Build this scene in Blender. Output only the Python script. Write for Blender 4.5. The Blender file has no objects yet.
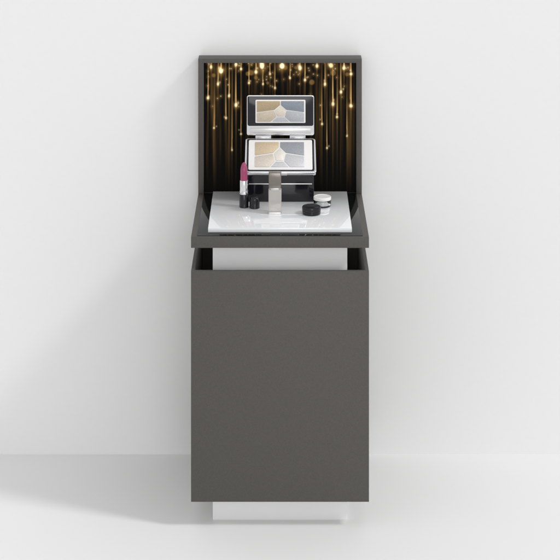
import bpy, bmesh, math, random
import numpy as np
from mathutils import Matrix, Vector
S=0.55/178.0
D0=1800.0
H=825.0
col=bpy.context.scene.collection
scene=bpy.context.scene

# ---------------- materials ----------------
def mat(name,color,rough=0.5,metal=0.0,spec=0.5,trans=0.0,ior=1.45,coat=0.0,noise=None,bump=None,emit=0.0,var=0.0):
    m=bpy.data.materials.new(name); m.use_nodes=True
    nt=m.node_tree; b=nt.nodes['Principled BSDF']
    b.inputs['Base Color'].default_value=(*color,1)
    b.inputs['Roughness'].default_value=rough
    b.inputs['Metallic'].default_value=metal
    b.inputs['Specular IOR Level'].default_value=spec
    b.inputs['Transmission Weight'].default_value=trans
    b.inputs['IOR'].default_value=ior
    b.inputs['Coat Weight'].default_value=coat
    b.inputs['Coat Roughness'].default_value=0.03
    tc=nt.nodes.new('ShaderNodeTexCoord')
    if noise:
        n=nt.nodes.new('ShaderNodeTexNoise'); n.inputs['Scale'].default_value=noise; n.inputs['Detail'].default_value=3
        nt.links.new(tc.outputs['Object'],n.inputs['Vector'])
        if var:
            mr=nt.nodes.new('ShaderNodeMapRange')
            mr.inputs['From Min'].default_value=0.3; mr.inputs['From Max'].default_value=0.7
            mr.inputs['To Min'].default_value=1-var; mr.inputs['To Max'].default_value=1+var
            nt.links.new(n.outputs['Fac'],mr.inputs['Value'])
            vm=nt.nodes.new('ShaderNodeVectorMath'); vm.operation='SCALE'
            vm.inputs[0].default_value=color
            nt.links.new(mr.outputs['Result'],vm.inputs['Scale'])
            nt.links.new(vm.outputs['Vector'],b.inputs['Base Color'])
        if bump:
            bp=nt.nodes.new('ShaderNodeBump'); bp.inputs['Strength'].default_value=bump; bp.inputs['Distance'].default_value=0.001
            nt.links.new(n.outputs['Fac'],bp.inputs['Height']); nt.links.new(bp.outputs['Normal'],b.inputs['Normal'])
    return m
M_wall=mat('wall_paint',(0.83,0.83,0.83),0.9,spec=0.1,noise=60,bump=0.03,var=0.004)
M_floor=mat('floor_white',(0.85,0.85,0.85),0.55,spec=0.25,noise=3,var=0.004)
M_grey=mat('grey_lacquer',(0.091,0.085,0.078),0.5,spec=0.25,noise=700,bump=0.15,var=0.14)
M_white=mat('white_lacquer',(0.82,0.82,0.82),0.4,spec=0.3,noise=40,var=0.005)
M_board=mat('white_acrylic',(0.86,0.865,0.88),0.03,spec=0.7,ior=1.6,coat=0.6,noise=40,var=0.004)
M_bglass=mat('black_glass',(0.006,0.007,0.007),0.04,spec=0.5,noise=10,var=0.1)
M_black=mat('black_gloss_plastic',(0.008,0.008,0.012),0.10,spec=0.5,noise=10,var=0.1)
M_chrome=mat('silver_metal',(0.74,0.74,0.76),0.12,metal=1,noise=200,var=0.02)
M_satin=mat('satin_silver',(0.68,0.67,0.66),0.28,metal=0.85,noise=300,var=0.03)
M_pearl=mat('pearl_white',(0.82,0.81,0.80),0.25,noise=200,var=0.02)
M_lip=mat('berry_lipstick',(0.33,0.045,0.13),0.35,coat=0.3,noise=100,var=0.06)
M_glass=mat('clear_glass',(0.97,0.98,0.98),0.03,trans=1.0,ior=1.47,noise=50,var=0.005)
M_frost=mat('frosted_glass',(0.84,0.81,0.77),0.12,trans=0.6,noise=50,var=0.01,coat=0.5)
M_taupe=mat('taupe_metal',(0.22,0.197,0.18),0.22,metal=0.8,noise=200,var=0.03)
M_jar=mat('dark_jar_gloss',(0.012,0.012,0.014),0.2,spec=0.4,noise=50,var=0.1)
M_cream=mat('white_cream',(0.84,0.84,0.83),0.4,noise=60,var=0.01)
def powder_look(n,c): return mat(n,c,0.4,metal=0.3,noise=1300,bump=0.5,var=0.45)
P=[powder_look('gold_powder',(0.62,0.50,0.35)),powder_look('blue_grey_powder',(0.34,0.36,0.39)),powder_look('beige_powder',(0.68,0.61,0.53)),powder_look('silver_powder',(0.64,0.64,0.66)),powder_look('ivory_powder',(0.82,0.77,0.70))]
Q=[powder_look('lid_gold_reflection',(0.44,0.34,0.21)),powder_look('lid_blue_reflection',(0.25,0.28,0.32)),powder_look('lid_beige_reflection',(0.55,0.47,0.37)),powder_look('lid_silver_reflection',(0.45,0.46,0.49)),powder_look('lid_ivory_reflection',(0.70,0.63,0.54))]  # lid mirror's reflection of the base shades, put into these colours

# ---------------- helpers (units: u, scaled by S) ----------------
def finish(name,bm,m,parent=None,origin=(0,0,0),bevel=0,seg=2,angle=35,smooth=True):
    bmesh.ops.recalc_face_normals(bm,faces=bm.faces)
    if bevel:
        es=[e for e in bm.edges if len(e.link_faces)==2 and e.calc_face_angle(0)>math.radians(30)]
        bmesh.ops.bevel(bm,geom=es,offset=bevel,segments=seg,affect='EDGES',profile=0.5,clamp_overlap=True)
    o=Vector(origin)
    for v in bm.verts: v.co=(v.co-o)*S
    me=bpy.data.meshes.new(name); bm.to_mesh(me); bm.free()
    if smooth:
        for p in me.polygons: p.use_smooth=True
        me.set_sharp_from_angle(angle=math.radians(angle))
    me.materials.append(m)
    ob=bpy.data.objects.new(name,me); col.objects.link(ob)
    if parent: ob.parent=parent
    else: ob.location=o*S
    return ob
def bm_box(bm,x0,x1,y0,y1,z0,z1,M=None):
    r=bmesh.ops.create_cube(bm,size=1)
    for v in r['verts']:
        v.co=Vector(((x0+x1)/2+v.co.x*(x1-x0),(y0+y1)/2+v.co.y*(y1-y0),(z0+z1)/2+v.co.z*(z1-z0)))
        if M: v.co=M@v.co
def box(name,dims,m,parent=None,origin=(0,0,0),bevel=0.3,M=None,seg=2):
    bm=bmesh.new(); bm_box(bm,*dims,M=M)
    return finish(name,bm,m,parent,origin,bevel,seg)
def bm_prism(bm,pts,z0,z1,M=None):
    a=[bm.verts.new((p[0],p[1],z0)) for p in pts]; b=[bm.verts.new((p[0],p[1],z1)) for p in pts]
    n=len(pts); bm.faces.new(a[::-1]); bm.faces.new(b)
    for i in range(n): bm.faces.new((a[i],a[(i+1)%n],b[(i+1)%n],b[i]))
    if M:
        for v in a+b: v.co=M@v.co
def rrect(w,l,r,cx=0,cy=0,n=6):
    pts=[]
    for (sx,sy,a0) in((1,1,0),(-1,1,90),(-1,-1,180),(1,-1,270)):
        for i in range(n+1):
            a=math.radians(a0+90*i/n)
            pts.append((cx+sx*(w/2-r)+r*math.cos(a),cy+sy*(l/2-r)+r*math.sin(a)))
    return pts
def prism(name,pts,z0,z1,m,parent,origin,M=None,bevel=0.25,seg=2):
    bm=bmesh.new(); bm_prism(bm,pts,z0,z1,M); return finish(name,bm,m,parent,origin,bevel,seg,angle=40)
def lathe(name,prof,m,parent,origin,M=None,seg=56,center=(0,0,0)):
    bm=bmesh.new(); rings=[]
    for r,z in prof:
        if r<1e-6: rings.append([bm.verts.new((0,0,z))])
        else: rings.append([bm.verts.new((r*math.cos(2*math.pi*i/seg),r*math.sin(2*math.pi*i/seg),z)) for i in range(seg)])
    for a,b in zip(rings[:-1],rings[1:]):
        for i in range(seg):
            j=(i+1)%seg
            if len(a)==1: bm.faces.new((a[0],b[i],b[j]))
            elif len(b)==1: bm.faces.new((a[i],a[j],b[0]))
            else: bm.faces.new((a[i],a[j],b[j],b[i]))
    T=Matrix.Translation(center) if M is None else M
    for v in bm.verts: v.co=T@v.co
    return finish(name,bm,m,parent,origin,0,angle=38)
def empty(name,origin,label,cat):
    e=bpy.data.objects.new(name,None); e.empty_display_size=0.02
    e.location=Vector(origin)*S; col.objects.link(e); e['label']=label; e['category']=cat; return e

# ---------------- setting ----------------
W=179.5
fl=box('floor',(-2600,2600,-2600,W,-20,0),M_floor,bevel=0); fl['kind']='structure'; fl['label']='smooth seamless white studio floor'; fl['category']='floor'
wl=box('wall',(-2600,2600,W,W+30,-20,1700),M_wall,bevel=0); wl['kind']='structure'; wl['label']='plain white painted studio wall'; wl['category']='wall'

# ---------------- display stand ----------------
O=(0,89,0)
st=empty('display_stand',O,'tall dark grey cosmetics display stand against a white wall','display stand')
bm=bmesh.new(); bm_box(bm,-89,89,0,178,27,258)
bm.faces.ensure_lookup_table()
top=max(bm.faces,key=lambda f:f.calc_center_median().z)
bmesh.ops.inset_individual(bm,faces=[top],thickness=5.5)
r=bmesh.ops.extrude_face_region(bm,geom=[top]); 
bmesh.ops.translate(bm,verts=[v for v in r['geom'] if isinstance(v,bmesh.types.BMVert)],vec=(0,0,-180))
bmesh.ops.delete(bm,geom=[top],context='FACES')
finish('cabinet',bm,M_grey,st,O,0.35)
box('plinth',(-68,68,20,156,0,281),M_white,st,O,0.3)
tray=box('tray',(-89,89,0,178,281,292),M_grey,st,O,0.35)
gl=box('glass_inlay',(-83,83,3.0,160,292,292.5),M_bglass,tray,O,0.1)
bm=bmesh.new()
U=[(-89,292),(-89,439),(89,439),(89,292),(83,292),(83,434.5),(-83,434.5),(-83,292)]
MY=Matrix(((1,0,0,0),(0,0,1,0),(0,1,0,0),(0,0,0,1)))
bm_prism(bm,U,158,178,MY); bm_box(bm,-83,83,166,177.5,292,434.5)
bp=finish('back_panel',bm,M_grey,st,O,0.25)
# poster with colour pattern
nx,nz=560,480
X=np.linspace(-83,83,nx); Z=np.linspace(292.6,434.5,nz)
ratio=(D0+164)/D0
PX=(280+X/ratio)[None,:]; PY=(-296+(H-Z)/ratio)[:,None]
rng=np.random.RandomState(11)
warm=np.zeros((nz,nx))
for k in range(100):
    cx=rng.uniform(203,357); w=rng.uniform(0.3,1.3); a=rng.uniform(0.003,0.040)
    if abs(cx-280)<35: a*=0.6
    y0=rng.uniform(75,165); ln=rng.uniform(18,45)
    warm+=a*np.exp(-((PX-cx)/w)**2)*np.exp(-((PY-y0)/ln)**2)
heads=[(211,67,1.4,6),(221,71,2.0,9),(236,64.5,1.5,6),(241,69,1.0,12),(256,72,1.4,12),(262,65.5,2.4,5),(282,66,2.2,8),
(300,68,1.6,12),(305,80,1.0,26),(317,66,1.1,10),(331,65.5,2.2,6),(344,68,1.8,14),(351,74,1.1,18),(218,84,1.1,22),(236,105,1.3,36),(229,96,.8,28),
(333,104,1.3,40),(351,106,1.5,34),(341,92,1.0,30),(325,84,0.9,24),(249,83,.8,22),(208,98,0.9,34),(290,78,.8,20),(337,117,.7,30),(270,74,.7,15),(226,118,.6,40),
(214,128,.5,45),(322,124,.6,40),(347,136,.5,45),(241,134,.45,40),(327,148,.4,50),(232,150,.4,45),(275,88,.7,22),(263,84,.6,18)]
core=np.zeros((nz,nx))
for cx,cy,r,up in heads:
    ax=rng.uniform(0.8,1.05); ay=rng.uniform(0.9,1.35); br=rng.uniform(0.6,1.0)
    for (ox,oy,rr,bb) in((0,0,r,br),(rng.uniform(-2.5,2.5),rng.uniform(-5,-1),r*0.6,0.35*br)):
        d=np.sqrt(((PX-cx-ox)/ax)**2+((PY-cy-oy)/ay)**2)
        core+=bb/(1+np.exp((d-rr)*3.6)); warm+=0.2*bb*np.exp(-(d/(rr*2.0))**2)
    for s in range(3):
        ox=rng.uniform(-0.9,0.9)*(s>0); am=(0.6,0.22,0.16)[s]; dy=(0,rng.uniform(2,8),rng.uniform(4,14))[s]
        t=(cy-dy-PY)
        wd=(0.26*r+0.12)*np.clip(1-t/60,0.35,1)
        warm+=am*np.exp(-((PX-cx-ox)/wd)**2)*np.where(t>0,np.exp(-t/(up*rng.uniform(.7,1.2))),np.exp(t/1.2))
    t=cy-PY
    core+=0.30*np.exp(-((PX-cx)/(0.25*r))**2)*np.where(t>0,np.exp(-t/(up*0.4)),0)
    warm+=0.12*np.exp(-((PX-cx)/(0.5*r))**2)*np.where(t<0,np.exp(t/(up*.9)),0)
for k in range(12):
    cx=rng.uniform(206,354); cy=62+rng.uniform(0,22); r=rng.uniform(1.2,2.6)
    d=np.sqrt((PX-cx)**2+(PY-cy)**2); warm+=0.14/(1+np.exp((d-r)*4))
for k in range(80):
    cx=rng.uniform(205,355); cy=62+rng.exponential(16); r=rng.uniform(.25,.6)
    d=np.sqrt((PX-cx)**2+(PY-cy)**2); core+=0.3*np.exp(-(d/r)**2); warm+=.06*np.exp(-(d/1.8)**2)
warm*=np.clip((198-PY)/50,0.05,1)
R=0.003+warm*0.85+core*1.0; G=0.0028+warm*0.47+core*0.84; B=0.0025+warm*0.13+core*0.52
rgb=np.clip(np.stack([R,G,B,np.ones_like(R)],-1),0,1)
verts=np.zeros((nz,nx,3)); verts[...,0]=X[None,:]; verts[...,1]=164; verts[...,2]=Z[:,None]
verts=(verts-np.array(O))*S
idx=np.arange(nx*nz).reshape(nz,nx)
faces=np.stack([idx[:-1,:-1],idx[:-1,1:],idx[1:,1:],idx[1:,:-1]],-1).reshape(-1,4)
me=bpy.data.meshes.new('poster'); me.from_pydata(verts.reshape(-1,3).tolist(),[],faces.tolist())
ca=me.color_attributes.new('Col','FLOAT_COLOR','POINT'); ca.data.foreach_set('color',rgb.reshape(-1).astype(np.float32))
mp=bpy.data.materials.new('poster_print'); mp.use_nodes=True; nt=mp.node_tree; b=nt.nodes['Principled BSDF']
at=nt.nodes.new('ShaderNodeVertexColor'); at.layer_name='Col'
nt.links.new(at.outputs['Color'],b.inputs['Base Color']); nt.links.new(at.outputs['Color'],b.inputs['Emission Color'])
b.inputs['Emission Strength'].default_value=0.45; b.inputs['Roughness'].default_value=0.6; b.inputs['Specular IOR Level'].default_value=0.05
me.materials.append(mp)
po=bpy.data.objects.new('poster',me); col.objects.link(po); po.parent=bp
po['label']='black backlit poster with falling golden light streaks'

# ---------------- board ----------------
bo=box('display_board',(-72.5,72.5,13.5,150,292.5,297),M_board,None,(0,82,292.5),0.4)
bo['label']='glossy white acrylic board lying on the black glass tray'; bo['category']='display board'
Zb=297.0
# ---------------- lipstick ----------------
c=(-37.8,89,Zb)
lp=empty('lipstick',c,'open silver lipstick with berry pink bullet standing on white board','lipstick')
T=lambda dz=0,cc=None:Matrix.Translation((c[0],c[1],c[2]+dz))
lathe('tube_base',[(0,0),(4.6,0),(4.9,.3),(4.9,13.5),(4.7,13.9),(0,13.9)],M_black,lp,c,T())
lathe('tube_collar',[(0,13.9),(4.5,13.9),(4.6,14.2),(4.6,17.4),(4.3,17.7),(4.3,18),(4.3,28),(4.1,28.4),(3.7,28.4),(3.7,26),(0,26)],M_chrome,lp,c,T())
bm=bmesh.new(); seg=40; rings=[]
for i,z in enumerate([26,30,36,38,40,42,44,45.6,46.8,47.6,48.1]):
    rr=3.7 if z<=38 else 3.7*math.sqrt(max(0.05,1-((z-38)/11.2)**2))
    ring=[]
    for k in range(seg):
        a=2*math.pi*k/seg; x=rr*math.cos(a); y=rr*math.sin(a)
        zz=z
        if z>38: zz=z-(1-(y+3.7)/7.4)*(z-38)*0.5
        ring.append(bm.verts.new((c[0]+x,c[1]+y,c[2]+zz)))
    rings.append(ring)
for a,b2 in zip(rings[:-1],rings[1:]):
    for i in range(seg): bm.faces.new((a[i],a[(i+1)%seg],b2[(i+1)%seg],b2[i]))
bm.faces.new(rings[-1]); bm.faces.new(rings[0][::-1])
finish('lipstick_bullet',bm,M_lip,lp,c,angle=60)
# cap
c=(-26.6,86,Zb)
cp=lathe('lipstick_cap',[(0,0),(5.0,0),(5.3,.3),(5.3,8.5),(5.1,10),(4.4,11.3),(3.0,12.0),(0,12.2)],M_black,None,c,Matrix.Translation(c))
cp['label']='short round black lipstick cap standing beside the lipstick'; cp['category']='lipstick cap'
# bottle
c=(-5.2,67,Zb)
bt=empty('cosmetic_bottle',c,'square frosted glass bottle with taupe metal cap on board','bottle')
TM=Matrix.Translation(c)
prism('bottle_body',rrect(13.4,10,1.2),0,25,M_frost,bt,c,TM,0.5,3)
prism('bottle_base',rrect(13.6,10.2,1.2),-0.0,2.0,M_satin,bt,c,TM,0.2)
prism('bottle_collar',rrect(9.5,7.5,1.2),25,26.6,M_chrome,bt,c,TM,0.2)
prism('bottle_cap',rrect(13,9.6,1.0),26.6,42.6,M_taupe,bt,c,TM,0.4)
# dark jar
c=(32.6,64,Zb); TM=Matrix.Translation(c)
j=empty('cream_jar',c,'small low glossy black cream jar with screw lid','jar')
lathe('jar_body',[(0,0),(8.6,0),(9.3,.5),(9.5,1.2),(9.5,3.5),(9.1,3.9),(0,3.9)],M_jar,j,c,TM)
lathe('jar_lid',[(0,4.1),(9.2,4.1),(9.7,4.4),(9.7,7.2),(9.4,7.9),(8.8,8.1),(8.2,7.7),(0,7.6)],M_jar,j,c,TM)
lathe('jar_trim',[(0,3.85),(9.0,3.85),(9.0,4.15),(0,4.15)],M_taupe,j,c,TM)
# clear jar
c=(44.5,93,Zb); TM=Matrix.Translation(c)
j=empty('glass_jar',c,'small clear glass jar of white cream with white lid','jar')
lathe('jar_glass',[(0,0),(8.2,0),(9,.6),(9.2,1.5),(9.2,6),(8.6,6.8),(7.9,7),(7.6,6.4),(7.4,1.6),(0,1.4)],M_glass,j,c,TM)
lathe('cream_fill',[(0,1.6),(7.0,1.6),(7.2,2),(7.2,5.6),(0,5.8)],M_cream,j,c,TM)
lathe('jar_lid',[(7.0,7.1),(9.1,7.1),(9.3,7.4),(9.3,9.9),(9,10.3),(7.8,10.5),(7.4,10.1),(0,10.0)],M_pearl,j,c,TM)

# ---------------- compact stand ----------------
c=(0.5,130,Zb)
th=math.radians(38)
y0,z0=108.0,325.0
pts=[(y0+1,Zb),(y0+1,z0+0.4),(y0+36,z0+35*math.tan(th)-0.3),(153,z0+35*math.tan(th)-0.3),(153,Zb)]
pts=[(min(p[0],149.5),p[1]) for p in pts]
MX=Matrix(((0,0,1,0),(1,0,0,0),(0,1,0,0),(0,0,0,1)))
cs=empty('compact_stand',c,'black glossy wedge stand holding the open eyeshadow compact','compact stand')
bm=bmesh.new(); bm_prism(bm,pts,-35,36,MX)
finish('wedge_block',bm,M_black,cs,c,0.8,3)
box('trim_strip',(-33,34,y0+0.3,y0+1.6,z0-9.5,z0-8.3),M_satin,cs,c,0.2)
# ---------------- compact ----------------
oc=(0.5,y0,z0)
cm=empty('eyeshadow_compact',oc,'open silver eyeshadow compact with base shades and modelled reflection in lid','makeup compact')
MB=Matrix.Translation((0.5,y0,z0))@Matrix.Rotation(th,4,'X')
L=45
ba=prism('compact_base',rrect(76,L,2.5,0,L/2),0,5.5,M_chrome,cm,oc,MB,0.9,3)
prism('base_insert',rrect(72,L-3.5,1.8,0,L/2),5.5,6.0,M_black,ba,oc,MB,0.15)
prism('base_frame',rrect(68,L-6,1.5,0,L/2-0.2),6.0,6.6,M_pearl,ba,oc,MB,0.15)
def clip(poly,a,b,c0):
    out=[]
    for i in range(len(poly)):
        p,q=poly[i],poly[(i+1)%len(poly)]
        dp=a*p[0]+b*p[1]-c0; dq=a*q[0]+b*q[1]-c0
        if dp<=0: out.append(p)
        if (dp<0<dq) or (dq<0<dp):
            t=dp/(dp-dq); out.append((p[0]+t*(q[0]-p[0]),p[1]+t*(q[1]-p[1])))
    return out
def pans_or_reflection(parent,Mx,cx,cy,w,h,z,mats,g=0.8):
    a,bq=w/2,h/2
    cen=[(-w*.12,h*.05),(0,h*.28),(w*.12,h*.05),(w*.08,-h*.26),(-w*.08,-h*.26)]
    outs=[(-a,-h*.06),(0,bq),(a,-h*.06),(w*.2,-bq),(-w*.2,-bq)]
    regs=[[outs[0],(-a,bq),outs[1],cen[1],cen[0]],
          [outs[1],(a,bq),outs[2],cen[2],cen[1]],
          [outs[0],cen[0],cen[4],outs[4],(-a,-bq)],
          [outs[2],(a,-bq),outs[3],cen[3],cen[2]],
          [cen[4],cen[3],outs[3],outs[4]],cen]
    for pl,m in zip(regs,mats):
        n=len(pl)
        ar=sum(pl[i][0]*pl[(i+1)%n][1]-pl[(i+1)%n][0]*pl[i][1] for i in range(n))
        if ar<0: pl=pl[::-1]
        q=list(pl)
        for i in range(n):
            p1,p2=pl[i],pl[(i+1)%n]; dx,dy=p2[0]-p1[0],p2[1]-p1[1]; l=math.hypot(dx,dy)
            nxx,nyy=dy/l,-dx/l
            q=clip(q,nxx,nyy,nxx*p1[0]+nyy*p1[1]-g)
        if len(q)>2: prism('eyeshadow_pan_or_reflection',[(cx+x,cy+y) for x,y in q],z,z+0.7,m,parent,oc,Mx,0.15)  # real pan in the base, reflected pan modelled solid in the lid
pans_or_reflection(ba,MB,-1,L/2-0.2,54,L-11,6.6,[P[0],P[1],P[2],P[3],P[3],P[4]],0.85)
box('clasp',(-7,7,-1.2,0.4,1.2,4.6),M_satin,ba,oc,0.3,M=MB)
# hinge
hy,hz=y0+L*math.cos(th)-1.5,z0+L*math.sin(th)+4.5
for (xa,xb) in((-27,-10),(10,27)):
    bmh=bmesh.new(); r=bmesh.ops.create_cone(bmh,cap_ends=True,segments=24,radius1=2.2,radius2=2.2,depth=xb-xa)
    Mh=Matrix.Translation((0.5+(xa+xb)/2,hy,hz+0.5))@Matrix.Rotation(math.radians(90),4,'Y')
    for v in bmh.verts: v.co=Mh@v.co
    finish('hinge',bmh,M_chrome,cm,oc,0.2)
ML=Matrix.Translation((0.5,hy+1.5,hz+1.6))@Matrix.Rotation(math.radians(86),4,'X')
LH=402-hz-1.6
li=prism('compact_lid',rrect(73,LH,2.5,0,LH/2),-5,-0.4,M_chrome,cm,oc,ML,0.7,3)
cb=10.5
prism('lid_insert',rrect(71.2,LH-cb-0.9,2,0,(LH+cb-0.9)/2),-0.4,0.2,M_black,li,oc,ML,0.15)
prism('lid_frame_reflection',rrect(54,LH-cb-8,1,0,(LH+cb-1.5)/2),0.2,0.6,M_pearl,li,oc,ML,0.1)  # pale dividers of the reflected palette, built as a plate
pans_or_reflection(li,ML,0,(LH+cb-1.5)/2,52,LH-cb-9.6,0.6,[Q[0],Q[1],Q[2],Q[3],Q[3],Q[4]],0.6)  # mirror reflection of the base pans, built as solid coloured pieces
box('lid_band',(-33,33,2.6,8.2,-0.4,0.9),M_satin,li,oc,0.4,M=ML)

# ---------------- light ----------------
w=bpy.data.worlds.new('World'); scene.world=w; w.use_nodes=True
nt=w.node_tree; bg=nt.nodes['Background']
tc=nt.nodes.new('ShaderNodeTexCoord'); sx=nt.nodes.new('ShaderNodeSeparateXYZ'); nt.links.new(tc.outputs['Generated'],sx.inputs[0])
mr=nt.nodes.new('ShaderNodeMapRange'); mr.inputs['From Min'].default_value=-1; mr.inputs['From Max'].default_value=1
mr.inputs['To Min'].default_value=0.84; mr.inputs['To Max'].default_value=0.50
nt.links.new(sx.outputs['Y'],mr.inputs['Value']); nt.links.new(mr.outputs['Result'],bg.inputs['Strength'])
bg.inputs['Color'].default_value=(1,1,1,1)
def sun(name,d,e,ang):
    l=bpy.data.lights.new(name,'SUN'); l.energy=e; l.angle=math.radians(ang); o=bpy.data.objects.new(name,l)
    o.rotation_euler=Vector(d).to_track_quat('-Z','Y').to_euler(); col.objects.link(o); return o
sun('key_light',(-3.1,1.15,-3.2),1.1,9)
sun('front_light',(-0.10,1.0,-0.25),0.42,25)

# ---------------- camera ----------------
cd=bpy.data.cameras.new('Camera'); cam=bpy.data.objects.new('Camera',cd); col.objects.link(cam)
cam.location=(0,-D0*S,H*S); cam.rotation_euler=(math.radians(90),0,0)
cd.sensor_width=36; cd.lens=36*D0/560; cd.shift_y=-576/560; cd.clip_end=100; cd.clip_start=0.05
scene.camera=cam
scene.view_settings.view_transform='Standard'; scene.view_settings.look='None'; scene.view_settings.exposure=0
